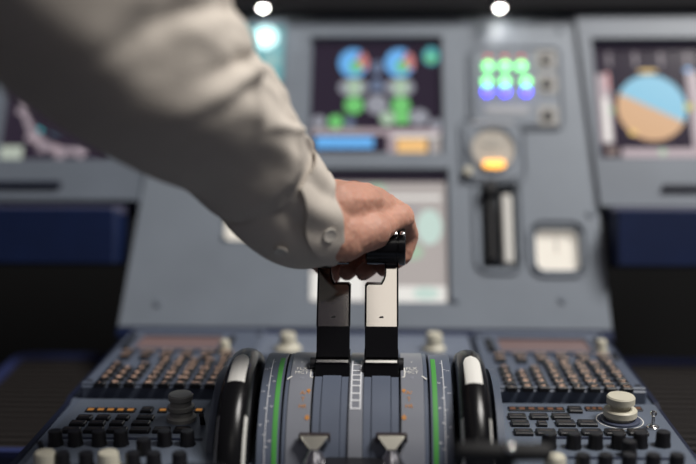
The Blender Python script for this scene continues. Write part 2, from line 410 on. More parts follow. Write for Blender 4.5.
def clockface(name, label, x0, y0, x1, y1):
    cx, cy, w, h = FP.rect(x0, y0, x1, y1)
    t = thing(name, label, 'gauge', FP, (cx, cy, 0), 'rounded square gauges in the panel')
    b = MB(); b.frame(0, 0, w-.004, h-.004, .0019, -.016, .0005, .010); part('rim', b, M_PANEL2, t, True)
    b = MB(); b.slab(0, 0, w-.0042, h-.0042, -.014, -.008, .010, .001); fce = part('face', b, mat('cream_dial', (.72, .69, .62), .4, emit=(.50, .46, .40), es=.6), t)
    b = MB(); b.box(-.0007, .0007, -.002, h*.3, -.0079, -.0073); part('hand', b, M_GREYK, fce)
clockface('panel_gauge', 'cream rounded square gauge right of the gear lever slot', 534, 226, 582, 272)
clockface('panel_gauge', 'pale rounded gauge half hidden under the shirt sleeve', 222, 210, 258, 242)

# ------------------------------------------------------------------ glareshield and its lamps
gs = thing('glareshield', 'black glareshield overhanging the top of the instrument panel', 'glareshield', FP, (0, TOPV, 0))
gs.matrix_world = Matrix.Translation(FP.at(0, TOPV).translation)
b = MB(); b.rings([[(x, y, z) for y, z in ((.03, .0), (-.008, .001), (-.014, .008), (-.014, .045), (-.005, .055), (.35, .07), (.35, .0))] for x in (-.75, .75)])
part('body', b, mat('glareshield_black', (.003, .003, .006), .8, bump=.2, bscale=400), gs)
for i, (px, lab) in enumerate(((263, 'small round white lamp under the glareshield beside the sleeve'), (500, 'small round white lamp under the glareshield above the green lamps'))):
    p = P(px, 8, 1.140); pass
    lm = thing('panel_lamp', lab, 'lamp', None, p, 'glareshield lamps')
    b = MB(); b.lathe([(.010, .012), (.010, .004), (.0065, .001), (.0062, .003)], 0, 0, 24); b.box(-.006, .006, .004, .034, .004, .011); part('housing', b, M_BLK, lm, True)
    b = MB(); b.lathe([(.0006, -.0035), (.0032, -.0025), (.0048, 0), (.0048, .004)], 0, 0, 20); part('bulb', b, glow('bulb_white', (1.0, .98, .90), 26), lm, True)
    L = bpy.data.lights.new('panel_lamp_light', 'SPOT'); L.energy = .022 if i else .05; L.color = (1, .98, .93) if i else (.85, 1, 1)
    L.spot_size = math.radians(110); L.spot_blend = .9; L.shadow_soft_size = .006
    lo = bpy.data.objects.new('panel_lamp_light', L); COL.objects.link(lo)
    lo.location = p+V((0, -.002, -.008))
    q = FP.at(*FP.px(px+(0 if i else 2), 38)).translation
    lo.rotation_euler = (q-lo.location).to_track_quat('-Z', 'Y').to_euler()

# ------------------------------------------------------------------ sliding tables under the outer panels
def table(label, x0, x1, seed):
    yb = FP.at(0, WAIST).translation
    t = thing('sliding_table', label, 'table', None, V(((x0+x1)/2, yb.y-.02, yb.z)), 'navy sliding tables')
    w = x1-x0
    b = MB(); b.slab(0, 0, w, .062, 0, .05, .004, .002)
    o = part('front_board', b, M_NAVY, t, True); o.rotation_euler = (math.radians(90-8), 0, 0); o.location = (0, .02, -.040)
    b = MB(); b.slab(0, .110, w, .24, -.012, -.003, .004, .002); part('table_top', b, mat('table_edge', (.085, .085, .14), .5), t, True)
    return t
table('navy sliding table under the horizon display', FP.px(609, 225)[0], .62, 1)
table('navy sliding table under the compass display', -.60, FP.px(124, 225)[0], 2)
for px0, px1, py in ((662, 720, 188), (-40, 62, 185)):
    cx, cy, w, h = FP.rect(px0, py-2.5, px1, py+2.5, .006); b = MB(); b.slab(cx, cy, w, h, .006, .012, .002, .001); part('handle_slot', b, M_NAVYD, panel)

# ================================================================== PEDESTAL BODY
PW0, PW1 = FM.px(75, 395)[0], FM.px(650, 395)[0]
HW = (PW1-PW0)/2; print('pedestal', PW0, PW1)
mend = FM.px(365, 333)[1]
ped = thing('centre_pedestal', 'blue-grey centre pedestal between the dark footwells', 'pedestal', None, V((0, FM.o.y, 0)))
prof = []
def fw(fr, v, h=0): p = fr.at(0, v, h).translation; return p.y-FM.o.y, p.z
A_END = -.30
pr = [fw(FM, mend+.02, -.006), fw(FM, 0, -.006), fw(FA, 0, -.004), fw(FA, A_END, -.004), (fw(FA, A_END)[0], .02), (fw(FM, mend+.02)[0], .02)]
b = MB()
b.rings([[(x, y, z) for y, z in pr] for x in (-HW-.003, HW+.003)])
part('body', b, M_PED, ped)
for sx in (-1, 1):
    b = MB(); x0 = sx*(HW+.003); x1 = sx*(HW+.0075)
    pr2 = [(y, z+.002) for y, z in pr[:4]]+pr[4:]
    b.rings([[(x, y, z) for y, z in pr2] for x in (min(x0, x1), max(x0, x1))]); part('edge_rail', b, M_NAVYD, ped)

# switching panel behind the quadrant
sw0 = FM.px(252, 345)[0]; sw1 = FM.px(470, 345)[0]
swc = (sw0+sw1)/2; vA = FM.px(357, 352)[1]; vB = FM.px(357, 333)[1]
sp = thing('switching_panel', 'small grey panel with two cream rotary knobs behind the quadrant', 'switch panel', FM, (swc, (vA+vB)/2, 0))
b = MB(); b.slab(0, -.01, sw1-sw0, vB-vA+.02, -.006, .003, .003, .0008); part('faceplate', b, mat('switch_plate_grey', (.15, .175, .23), .45, var=.05), sp)
for px in (288, 434):
    u, v = FM.px(px, 350, .003); u -= swc; v -= (vA+vB)/2
    sk = .0115 if px == 288 else .0095
    b = MB(); b.lathe([(sk*1.2, .003), (sk*1.2, .006), (sk, .0075), (sk*.82, .010), (.0085, .0105), (.0082, .019), (.0068, .021), (.001, .0212)], u, v, 24); part('rotary_knob', b, M_CREAM, sp, True)
b = MB(); b.slab(-.02, -.012, .012, .008, .003, .0055, .001, .0004); part('push_button', b, M_BLK, sp)

# ------------------------------------------------------------------ control display units with keyboards
LET = 'ABCDEFGHIJKLMNOPQRSTUVWXYZ'
key_mesh = {}
def key(ch, w=.0098, h=.0095):
    if ch not in key_mesh:
        b = MB(); b.slab(0, 0, w, h, .0, .0045, .0012, .0008, 0)
        b.text(ch, 0, 0, .00462, .0092 if len(ch) == 1 else .0054, 1)
        key_mesh[ch] = b.mesh('key', [M_BLK, M_LEG])
    return key_mesh[ch]
def mcdu(label, px_l, px_r, numx, letx):
    x0 = FM.px(px_l, 395)[0]; x1 = FM.px(px_r, 395)[0]; w = x1-x0; cx = (x0+x1)/2
    top = FM.px(365, 335.5)[1]
    t = thing('flight_computer', label, 'keyboard unit', FM, (cx, 0, 0), 'flight computer keyboards')
    b = MB(); b.slab(0, top/2, w, top, -.012, .006, .003, .0012); part('body', b, mat('computer_case', (.095, .115, .160), .42, var=.06), t)
    b = MB(); b.slab(0, .004, w*.985, .005, .006, .0085, .001, .0008); part('front_ledge', b, mat('computer_case', (0, 0, 0)), t)
    # screen
    sx0 = FM.px(px_l+(60 if px_l < 300 else 8), 345, .006)[0]-cx; sx1 = FM.px(px_r-(20 if px_l < 300 else 58), 345, .006)[0]-cx
    va = FM.px(365, 352, .006)[1]; vb = FM.px(365, 339, .006)[1]
    scx = (sx0+sx1)/2; sw = sx1-sx0
    b = MB(); b.frame(scx, (va+vb)/2, sw, vb-va, .005, .006, .009, .002); part('screen_frame', b, mat('computer_case', (0, 0, 0)), t)
    b = MB(); b.slab(scx, (va+vb)/2, sw, vb-va, .006, .0068, .002, .0002); s = part('screen', b, M_BROWN, t)
    for side in (-1, 1):
        for k in range(6):
            b = MB(); b.slab(scx+side*(sw/2+.0095), va+(k+.5)*(vb-va)/6, .006, .0035, .006, .0095, .0008, .0004); part('line_key', b, M_BLK, t)
    kp = .0137
    ys = [FM.px(365, 386.5, .008)[1]+kp*i for i in range(8)]
    def put(ch, px, i):
        u = FM.px(px, 386.5, .008)[0]-cx
        link('key', key(ch), t, (u, ys[i], .006))
    k = 0
    for r, row in enumerate((('.', '0', '+'), ('7', '8', '9'), ('4', '5', '6'), ('1', '2', '3'))):
        for c in range(3): put(row[c], numx[c], r)
    for r in range(6):
        for c in range(5):
            i = (5-r)*5+c
            ch = LET[i] if i < 26 else ('/', 'SP', 'OV', 'CL')[i-26]
            put(ch, letx[c], r)
    fn = (('AIR', 'F-P', 'RAD', 'FUEL', 'SEC', 'ATC'), ('DIR', 'PROG', 'PERF', 'INIT', 'DATA', 'MENU'))
    xs6 = [numx[0]+(letx[4]-numx[0])*k/5 for k in range(6)]
    for r in (0, 1):
        for c in range(6):
            put(fn[r][c], xs6[c], 6.0 if False else 6+r)
    for c in (0, 2):
        put('<' if c == 0 else '>', numx[c], 4)
    # brightness knob
    u, v = FM.px(px_r-(15 if px_l < 300 else 44), 353, .006); b = MB()
    b.lathe([(.0065, .006), (.0065, .009), (.0052, .0095), (.005, .018), (.004, .0195), (.0008, .0197)], u-cx, v, 20); part('brightness_knob', b, M_CREAM, t, True)
    for (fx, fy) in ((-.46, .012), (.46, .012), (-.46, .9*top), (.46, .9*top)):
        b = MB(); b.lathe([(.003, .006), (.003, .0072), (.001, .0076)], fx*w, fy, 12); part('screw', b, M_BLK, t, True)
    b = MB(); b.slab(.462*w, .10, .004, .022, .006, .0078, .001, .0003); part('side_lamp', b, M_BLK, t)
    return t
mcdu('keyboard unit with brown screen in the shade, behind the tall grey knob', 77, 240, (98, 113, 128), (147, 163, 179, 195, 210))
mcdu('keyboard unit with brown screen behind the double cream knob', 490, 645, (511, 527, 543), (561, 577, 593, 609, 625))

# ------------------------------------------------------------------ audio and radio panels
def knob_mesh(r=.0060, hgt=.0118):
    b = MB(); b.lathe([(r*1.05, 0), (r*1.05, .0015), (r*.95, .003), (r*.92, hgt-.0015), (r*.8, hgt), (r*.1, hgt+.0002)], 0, 0, 24, flute=.03, nf=8)
    return b.mesh('knob', M_BLK, True)
KN = knob_mesh()
def cream_mesh():
    b = MB(); b.lathe([(.0100, 0), (.0100, .002), (.0080, .003), (.0076, .011), (.0068, .0128), (.001, .013)], 0, 0, 32, flute=.03, nf=16)
    return b.mesh('cream_knob', M_CREAM, True)
CR = cream_mesh()
def audio(label, corner, sideR):
    # corner: left and right pixel at rows 404 and 460
    (xa, xb) = corner
    u0 = FA.px(xa, 404)[0]; u1 = FA.px(xb, 404)[0]; w = u1-u0; cx = (u0+u1)/2
    t = thing('audio_panel', label, 'control panel', FA, (cx, 0, 0), 'audio control panels')
    b = MB(); b.slab(0, -.155/2-.001, w, .155, -.004, .003, .002, .0008)
    part('faceplate', b, mat('audio_plate', (.115, .138, .180), .42, bump=.05, bscale=500, var=.06), t)
    H = .003
    def L(px, py, h=H): u, v = FA.px(px, py, h); return u-cx, v
    def btn(x0, x1, y0, y1, lit=False):
        a = L(x0, (y0+y1)/2, .005); c = L(x1, (y0+y1)/2, .005); y_0 = L((x0+x1)/2, y1, .005)[1]; y_1 = L((x0+x1)/2, y0, .005)[1]
        b = MB(); b.slab((a[0]+c[0])/2, (y_0+y_1)/2, c[0]-a[0], y_1-y_0, H, .006, .0012, .0008)
        o = part('push_key', b, M_BLK, t)
        b = MB(); b.box((a[0]+c[0])/2-(c[0]-a[0])*.3, (a[0]+c[0])/2+(c[0]-a[0])*.3, (y_0+y_1)/2-.0006, (y_0+y_1)/2+.0006, .006, .0062); part('key_mark', b, mat('dim_mark', (.10, .085, .08), .6), o)
    def readout(x0, x1, y, n, em):
        a = L(x0, y); c = L(x1, y)
        b = MB(); b.slab((a[0]+c[0])/2, a[1], c[0]-a[0], .009, H, .0042, .001, .0003); o = part('readout_window', b, M_BLK, t)
        for k in range(n):
            xx = a[0]+(c[0]-a[0])*(k+.5)/n; b = MB(); b.box(xx-(c[0]-a[0])/n*.30, xx+(c[0]-a[0])/n*.30, a[1]-.0022, a[1]+.0022, .0042, .0045); part('digit', b, em, o)
    def kn(px, py):      # py: foot of the knob in the picture
        u, v = L(px, py, H); link('knob', KN, t, (u, v+.0065, H))
    def slot(x0, x1, y):
        a = L(x0, y); c = L(x1, y); b = MB(); b.box(a[0], c[0], a[1]-.0018, a[1]+.0018, H, H+.0006); part('knob_channel', b, M_NAVYD, t)
    def cream(px, py):
        u, v = L(px, py, H); link('cream_knob', CR, t, (u, v+.010, H))
    if not sideR:
        amb = glow('amber_digits', (1.0, .42, .08), .3)
        readout(86, 136, 410.5, 5, amb); btn(141, 153, 407, 411.5); readout(158, 168, 411, 1, amb); readout(194, 204, 411, 1, amb)
        for x0, x1 in ((74, 89), (93, 107), (113, 126), (134, 151)): btn(x0+3, x1+3, 415, 419)
        for x0, x1 in ((72, 88), (91, 107), (112, 126), (134, 152)): btn(x0-2, x1-2, 420.5, 424.5)
        for x0, x1 in ((62, 80), (84, 103), (107, 127), (130, 150), (153, 170), (174, 190)): btn(x0, x1, 427, 431.5)
        for x in (53, 73, 97, 119, 163, 186): kn(x, 448)
        kn(142, 457)
        slot(60, 203, 438)
        for x in (60, 84, 131, 152, 178): kn(x, 471)
        for x in (41, 105): cream(x, 474)
        # tall grey knob
        u, v = L(179, 424, H)
        b = MB(); b.lathe([(.0125, 0), (.0125, .003), (.0098, .0045), (.0094, .008), (.0112, .0095), (.0112, .0125), (.0090, .013), (.0086, .0165), (.0102, .018), (.0104, .0215), (.0094, .0228), (.001, .023)], 0, 0, 32)
        o = part('tuning_knob', b, M_GREYK, t, True, loc=(u, v+.010, H)); o['label'] = 'tall grey double knob'
        for px, py in ((203, 424), (215, 437), (43, 452)):
            u, v = L(px, py); b = MB(); b.lathe([(.0024, 0), (.0018, .010), (.0022, .0115), (.0005, .012)], 0, 0, 10); o = part('toggle_switch', b, M_BLK, t, True, loc=(u, v, H)); o.rotation_euler = (.5, 0, 0)
    else:
        amb = glow('dim_amber_digits', (.30, .11, .04), .45)
        readout(508, 564, 409.5, 6, amb); btn(568, 582, 406.5, 411.5); readout(585, 603, 409.5, 3, amb)
        readout(634, 642, 409.5, 1, amb)
        for x0, x1 in ((508, 526), (530, 548), (552, 570)): btn(x0, x1, 413.5, 418)
        for x0, x1 in ((511, 529), (556, 575), (578, 597)): btn(x0, x1, 420, 425)
        btn(537, 547, 421, 425)
        for x0, x1 in ((514, 533), (536, 556), (559, 579), (582, 602), (605, 625), (628, 648)): btn(x0, x1, 429, 434)
        for x in (550, 575, 597, 620): kn(x, 451)
        kn(642, 450); kn(665, 449); kn(631, 459)
        slot(556, 640, 438); slot(568, 676, 458)
        for x in (584, 607, 631, 655, 679): kn(x, 473)
        cream(557, 478)
        u, v = L(622, 424, H)
        b = MB(); b.lathe([(.0165, 0), (.0165, .0015), (.0145, .002), (.0145, .0021)], 0, 0, 32); part('knob_base', b, mat('base_navy', (.05, .06, .10), .5), t, True, loc=(u, v+.008, H))
        b = MB(); b.lathe([(.0115, .002), (.0118, .0035), (.0138, .0048), (.0138, .0095), (.0128, .0105), (.0080, .0110), (.0078, .0148), (.0116, .0155), (.0116, .0205), (.0106, .0218), (.001, .0222)], 0, 0, 40)
        o = part('tuning_knob', b, M_CREAM, t, True, loc=(u, v+.008, H)); o['label'] = 'stacked double cream knob'
        b = MB(); b.arc(0, 0, .0185, .0193, 0, 360, .0002, 40); part('dial_ring', b, M_WHITE, t, loc=(u, v+.008, H))
        u, v = L(654, 430); b = MB(); b.lathe([(.0052, 0), (.0052, .0015), (.003, .003), (.0015, .0032), (.0013, .010), (.0026, .0115), (.0028, .014), (.0006, .0152)], 0, 0, 16)
        o = part('toggle_switch', b, M_CHROME, t, True, loc=(u, v+.004, H)); o['label'] = 'chrome ball toggle'
    return t
audio('knob and key panel in shade with amber digits and a tall grey knob', (79, 241), False)
audio('knob and key panel carrying the stacked cream double knob', (489, 652), True)

# ================================================================== QUADRANT
crest = P(357, 353.5, .83)
A0 = math.radians(12.1); RD = .088
YC = crest.y-RD*math.sin(A0); ZC = crest.z-RD*math.cos(A0)
def dr(x, a, h=0):      # point on the drum: a in degrees, 0 top, positive forward
    a = math.radians(a); r = RD+h
    return (x, r*math.sin(a), r*math.cos(a))
quad = thing('throttle_quadrant', 'curved throttle quadrant with green bands between the black wheels', 'quadrant', None, V((0, YC, ZC)))
def drum_hit(px, py):
    """angle (deg) and x of the drum surface seen at a pixel"""
    d = P(px, py, 1)-CAM; oy = CAM.y-YC; oz = CAM.z-ZC
    A = d.y*d.y+d.z*d.z; B = 2*(oy*d.y+oz*d.z); C_ = oy*oy+oz*oz-RD*RD
    disc = B*B-4*A*C_
    if disc < 0: return None
    t = (-B-math.sqrt(disc))/(2*A); q = CAM+d*t
    return q.x, math.degrees(math.atan2(q.y-YC, q.z-ZC))
for y in (360, 370, 380, 400, 420, 440, 455, 464): print('drum', y, drum_hit(357, y), drum_hit(357, y) and (V((0, YC+RD*math.sin(math.radians(drum_hit(357, y)[1])), ZC+RD*math.cos(math.radians(drum_hit(357, y)[1]))))-CAM).dot(FW))
def band(name, x0, x1, h, m, a0=-78, a1=85, n=48, ch=.0004):
    b = MB(); rings = []
    for k in range(n+1):
        a = a0+(a1-a0)*k/n
        rings.append([dr(x0, a, -.02), dr(x0, a, h-ch), dr(x0+ch, a, h), dr(x1-ch, a, h), dr(x1, a, h-ch), dr(x1, a, -.02)])
    b.rings(rings)
    return part(name, b, m, quad, True, auto=25)
A_MIN = -78
band('centre_strip', -.0055, .0055, .0008, M_PEDL)
for s in (1, -1):
    def bb(name, a, c, h, m, **k): return band(name, min(s*a, s*c), max(s*a, s*c), h, m, **k)
    bb('lever_track', .0058, .0120, -.0012, M_PEDB); bb('lever_track', .0122, .0272, -.0004, M_PEDB); bb('lever_track', .0275, .0336, -.0012, M_PEDB)
    bb('groove', .0336, .0352, -.004, M_GROOVE, ch=.0002); bb('grey_strip', .0352, .0532, .0008, M_PEDL); bb('blue_edge', .0532, .0564, 0, M_PEDB)
    bb('groove', .0564, .0582, -.006, M_GROOVE, ch=.0002); bb('trim_scale_strip', .0582, .0755, 0, M_PEDB)
    g_ = bb('green_band', .0597, .0638, .0003, M_GREEN, a0=-77, a1=-6)
    g_['label'] = 'green painted take-off band'
# core, front apron and side cheeks of the quadrant
b = MB(); b.rings([[dr(x, a, -.004) for a in range(-78, 91, 6)]+[(x, .088, -.10), (x, -.088, -.10)] for x in (-.0755, .0755)])
part('core', b, M_GROOVE, quad, True, auto=30)
# lettering bent on the drum
def bend(mb, xoff, a_c):
    for i, v in enumerate(mb.v):
        a = a_c+math.degrees(v.y/RD)
        mb.v[i] = V(dr(xoff+v.x, a, .0008+v.z))
    return mb
def mark(fn, px, py, m, name):
    x, a = drum_hit(px, py); b = MB(); fn(b); bend(b, x, a); return part(name, b, m, quad)
# ladder scale on the centre strip
aa = [drum_hit(357, y)[1] for y in (362, 410)]
b = MB(); n = 24
for sx in (-.0036, .0036):
    for k in range(n):
        p0 = aa[0]+(aa[1]-aa[0])*k/n; p1 = aa[0]+(aa[1]-aa[0])*(k+1)/n
        b.add([dr(sx-.0006, p0, .0011), dr(sx+.0006, p0, .0011), dr(sx+.0006, p1, .0011), dr(sx-.0006, p1, .0011)], [(0, 1, 2, 3)])
for y in (366, 371.7, 376, 381, 386.5, 394, 401, 409):
    a = drum_hit(357, y)[1]
    b.add([dr(-.0036, a-.42, .0011), dr(.0036, a-.42, .0011), dr(.0036, a+.42, .0011), dr(-.0036, a+.42, .0011)], [(0, 1, 2, 3)])
part('ladder_scale', b, mat('scale_paint', (.72, .73, .76), .5), quad)
M_ORD = M_ORANGE
for s, (xb, xt, xo, xa, xk) in ((1, (404.5, 411.5, 409, 404, 424)), (-1, (311, 302, 303, 308, 290))):
    mark(lambda b: (b.box(-.0005, .0005, -.006, .006, .0002, .0003), b.box(-.0022 if s > 0 else 0, 0 if s > 0 else .0022, -.007, -.006, .0002, .0003)), xb, 373, M_WHITE, 'white_bracket')
    mark(lambda b: (b.text('FLX', 0, .0026, .0003, .0054), b.text('MCT', 0, -.0026, .0003, .0054)), xt, 371.5, M_WHITE, 'white_lettering')
    mark(lambda b: b.text('T', 0, 0, .0003, .0035), xt, 363.5, M_WHITE, 'white_lettering')
    mark(lambda b: b.text('CL', 0, 0, .0003, .0028), xt+.5, 378.5, mat('faint_paint', (.4, .42, .5), .5), 'white_lettering')
    mark(lambda b: (b.text('A/', 0, .0062, .0003, .0052), b.text('T', 0, 0, .0003, .0052), b.text('HR', 0, -.0062, .0003, .0048)), xo, 400, M_ORD, 'orange_lettering')
    mark(lambda b: (b.box(-.0005, .0005, -.012, .012, .0002, .0003), b.arc(0, -.012, 0, .0019, 0, 360, .00035, 12), b.arc(0, .012, 0, .0016, 0, 360, .00035, 12)), xa, 404, M_ORD, 'orange_arrow')
    mark(lambda b: b.add([(-.0022*s, .0022, .0003), (-.001*s, .0026, .0003), (.0024*s, -.001, .0003), (.0016*s, -.002, .0003)], [(0, 1, 2, 3)]), xk, 379, M_WHITE, 'index_mark')
    # white trim scale line with ticks and numerals
    b = MB(); X = s*.0690
    for k in range(30):
        p0 = -8-68*k/30; p1 = -8-68*(k+1)/30
        b.add([dr(X-.0003, p0, .0004), dr(X+.0003, p0, .0004), dr(X+.0003, p1, .0004), dr(X-.0003, p1, .0004)], [(0, 1, 2, 3)])
    for k, a in enumerate((-12, -19, -26, -33, -40, -47, -54, -61, -67)):
        e = s*(.0022 if k % 2 else -.0022)
        b.add([dr(X, a-.22, .0004), dr(X+e, a-.22, .0004), dr(X+e, a+.22, .0004), dr(X, a+.22, .0004)], [(0, 1, 2, 3)])
    part('trim_scale_line', b, mat('scale_paint', (0, 0, 0)), quad)
    for k, (a, tx) in enumerate(((-20, '2'), (-30, '0'), (-37, '2'), (-46, '4'), (-56, '6'), (-64, '8'))):
        b = MB(); b.text(tx, 0, 0, 0, .0036, 0, PI/2)
        xoff = X+s*(.0042 if k % 2 == 0 else -.0036)
        for i, v in enumerate(b.v): b.v[i] = V(dr(xoff+v.x, a+math.degrees(v.y/RD), .0004))
        part('trim_numeral', b, mat('scale_paint', (0, 0, 0)), quad)
# outer housings (cheeks) between wheels and keyboard units
b = MB()
# ------------------------------------------------------------------ trim wheels
def wheel(label, x):
    RW = .100
    c = P(357, 348.5, .815); yc = c.y-RW*math.sin(A0); zc = c.z-RW*math.cos(A0)
    t = thing('trim_wheel', label, 'wheel', None, V((x, yc, zc)), 'pitch trim wheels')
    prof = [(-.0122, .062), (-.0125, .084), (-.0119, .090), (-.0092, .0965), (-.0047, .0993), (0, .1000), (.0047, .0993), (.0092, .0965), (.0119, .090), (.0125, .084), (.0122, .062)]
    b = MB(); n = 96
    b.rings([[(px, r*math.sin(2*PI*k/n), r*math.cos(2*PI*k/n)) for px, r in prof] for k in range(n)], closed=True)
    part('rim', b, M_TYRE, t, True, auto=50)
    b = MB(); b.rings([[(px, r*math.sin(2*PI*k/48), r*math.cos(2*PI*k/48)) for k in range(48)] for px, r in ((-.008, .0625), (.008, .0625))])
    part('disc', b, M_BLK, t)
    b = MB(); b.rings([[(px, r*math.sin(2*PI*k/24), r*math.cos(2*PI*k/24)) for k in range(24)] for px, r in ((-.012, .02), (.012, .02))]); part('hub', b, M_CHROME, t)
    def rimr(px):
        px = abs(px)
        pts = sorted([(abs(a), r) for a, r in prof])
        for (a, r), (a2, r2) in zip(pts, pts[1:]):
            if a <= px <= a2 and a2 > a and r2 > .08: return r+(r2-r)*(px-a)/(a2-a)
        return .0995
    # painted marks: broad one over the crown, narrow ones on the shoulders
    def patch(x0, x1, a0, a1, m, name, rnd=0):
        b = MB(); nx, na = 8, 14; vs = []; fs = []
        for i in range(na+1):
            for j in range(nx+1):
                u = i/na; k = 1.0
                if rnd and u > .65: k = math.sqrt(max(0, 1-((u-.65)/.35)**2))*.9+.1
                xx = (x0+x1)/2+(x1-x0)/2*k*(2*j/nx-1); a = math.radians(a0+(a1-a0)*u); r = rimr(xx)+.0003
                vs.append((xx, r*math.sin(a), r*math.cos(a)))
        for i in range(na):
            for j in range(nx): q = i*(nx+1)+j; fs.append((q, q+1, q+nx+2, q+nx+1))
        b.add(vs, fs); part(name, b, m, t, True)
    patch(-.0066, .0066, -30, -7, M_WHITE, 'white_mark', 1)
    for s in (-1, 1): patch(s*.0098, s*.0114, -72, -47, M_WHITE, 'white_mark')
    return t
wheel('glossy black trim wheel with the duller white mark, beside the shaded keyboard unit', -.0926)
wheel('glossy black trim wheel beside the keyboard unit behind the cream knob', .0914)
# wheel wells: low walls hugging the wheels
for sx in (-1, 1): 
    b = MB(); x0 = .1095; x1 = .1150
    b.rings([[(s_, dr(0, a, .0)[1], dr(0, a, .0)[2]-.012) for a in range(-78, 91, 8)]+[(s_, .088, -.10), (s_, -.088, -.10)] for s_ in sorted((sx*x0, sx*x1))])
    part('outer_cheek', b, M_PED, quad, True, auto=30)

# ------------------------------------------------------------------ thrust levers
def lever(label, sx):
    xc = sx*.0197; hw = .0139
    base = V((xc, 0, 0)); pb = P(357, 376, .787); t0 = V((xc, pb.y, pb.z))
    t = thing('thrust_lever', label, 'lever', None, t0, 'thrust levers')
    def yz(py, d): p = P(357, py, d); return p.y-t0.y, p.z-t0.z
    # side profile stations: (pixel row, depth)
    st = [(392, .800), (376, .787), (357, .785), (327, .789), (283, .800), (262, .806)]
    Q = [yz(*s_) for s_ in st]
    # lower black arm
    def prism(b, qa, qb, x0, x1, th, ch=.0008, mi=0):
        dy, dz = qb[0]-qa[0], qb[1]-qa[1]; L_ = math.hypot(dy, dz); ny, nz = dz/L_, -dy/L_      # towards +y
        rings = []
        for q in (qa, qb):
            rings.append([(x0+ch, q[0], q[1]), (x1-ch, q[0], q[1]), (x1, q[0]+ny*ch, q[1]+nz*ch), (x1, q[0]+ny*th, q[1]+nz*th), (x0, q[0]+ny*th, q[1]+nz*th), (x0, q[0]+ny*ch, q[1]+nz*ch)])
        b.rings(rings, mi)
    b = MB(); prism(b, Q[0], Q[2], -hw*1.0, hw*1.0, .012); prism(b, Q[2], Q[3], -hw*.97, hw*.97, .010)
    part('lower_arm', b, M_GLOSS, t, True)
    # step block with bright line and stop lugs
    qa = yz(378, .776); qb = yz(363, .777)
    b = MB(); prism(b, qa, qb, -hw*1.02, hw*1.02, .010); prism(b, yz(383, .780), yz(377, .778), -hw*.7, hw*.7, .008)
    part('foot_block', b, M_GLOSS, t, True)
    b = MB(); q1 = yz(362.5, .776); q2 = yz(360, .7767); prism(b, q1, q2, -hw*.93, hw*.93, .004, .0003); part('bright_line', b, M_CHROME, t)
    b = MB(); y_, z_ = yz(364, .786); s_ = sx*hw
    ring = [[(xx, y_+.0062*math.cos(2*PI*k/16), z_+.0055*math.sin(2*PI*k/16)) for k in range(16)] for xx in sorted((s_, s_+sx*.0042))]
    b.rings(ring); part('stop_lug', b, M_BLK, t, True)
    # upper face: plate with a neck on its outer side
    ya, za = Q[3]; yb, zb = Q[5]
    def up(x, f_, o_): # f_: 0 at row 327, 1 at row 262 ; o_: depth behind face
        return (x, ya+(yb-ya)*f_+o_, za+(zb-za)*f_)
    f1 = .665; nk0 = hw*.16; 
    # outline polygon (x towards the neck side positive), counter-clockwise
    outl = [(-hw, 0), (hw, 0), (hw, 1.12), (nk0+.0006, 1.12), (nk0+.0004, .82)]
    for k in range(1, 6):
        a = math.radians(90*k/5); outl.append((nk0-.003*math.sin(a)*1.0, f1+.10*(1-math.sin(a))))
    outl += [(-hw+.0016, f1), (-hw, f1-.03)]
    def prof_ring(sh, o_):
        cx_ = 0
        return [up(sx*(x-(sh if x > 0 and x > nk0+.001 else -sh if x < -hw*.5 else 0)), fy, o_) for x, fy in outl]
    b = MB()
    b.rings([prof_ring(.0012, 0), prof_ring(0, .0008), prof_ring(0, .009)], 0)
    part('upper_arm', b, M_GLOSS, t, False)
    b = MB(); ins = .0011
    pts = [(-hw+ins+.0006, .012), (hw-ins-.0004, .012), (hw-ins-.0004, 1.05), (nk0+.0018, 1.05), (nk0+.0016, .80)]
    for k in range(1, 6):
        a = math.radians(90*k/5); pts.append((nk0+.0012-.003*math.sin(a), f1-.018+.10*(1-math.sin(a))))
    pts += [(-hw+ins+.0018, f1-.018), (-hw+ins+.0006, f1-.045)]
    b.rings([[up(sx*x, fy, -.0004) for x, fy in pts], [up(sx*x, fy, .0006) for x, fy in pts]])
    part('face_plate', b, M_LEVER, t, label='polished face plate')
    b = MB(); b.add([up(-.0022, .14, -.0006), up(.0018, .14, -.0006), up(.0014, .17, -.0006), up(-.0012, .165, -.0006)], [(0, 1, 2, 3)]); part('engraved_mark', b, M_BLK, t)
    # grip bar
    gy, gz = yz(246.5, .803); R_ = .0150
    xo = sx*(.0392)-xc; xi = sx*.0062-xc
    b = MB(); n = 28; seq = [(xi, .80), (xi+sx*.0015, 1.0), (xo-sx*.0075, 1.0), (xo-sx*.0073, .93), (xo-sx*.0055, .93), (xo-sx*.0053, 1.04), (xo-sx*.0008, 1.04), (xo, .95)]
    b.rings([[(x, gy+R_*r*math.cos(2*PI*k/n), gz+R_*r*math.sin(2*PI*k/n)) for k in range(n)] for x, r in seq])
    part('grip', b, M_GLOSS, t, True)
    for dx in (.0, .006):
        b = MB(); c_ = V((xo-sx*(.0028+dx), gy-R_*.80, gz+R_*.78))
        b.lathe([(.0022, -.002), (.0022, .0012), (.0012, .0018), (.0003, .0019)], 0, 0, 14); o = part('grip_screw', b, M_CHROME, t, True); o.location = c_; o.rotation_euler = (math.radians(45), 0, 0)
    return t
lever('thrust lever whose flat face is mostly dark, under the sleeve cuff', -1)
lever('thrust lever with the bright pale face and the exposed grip end', 1)

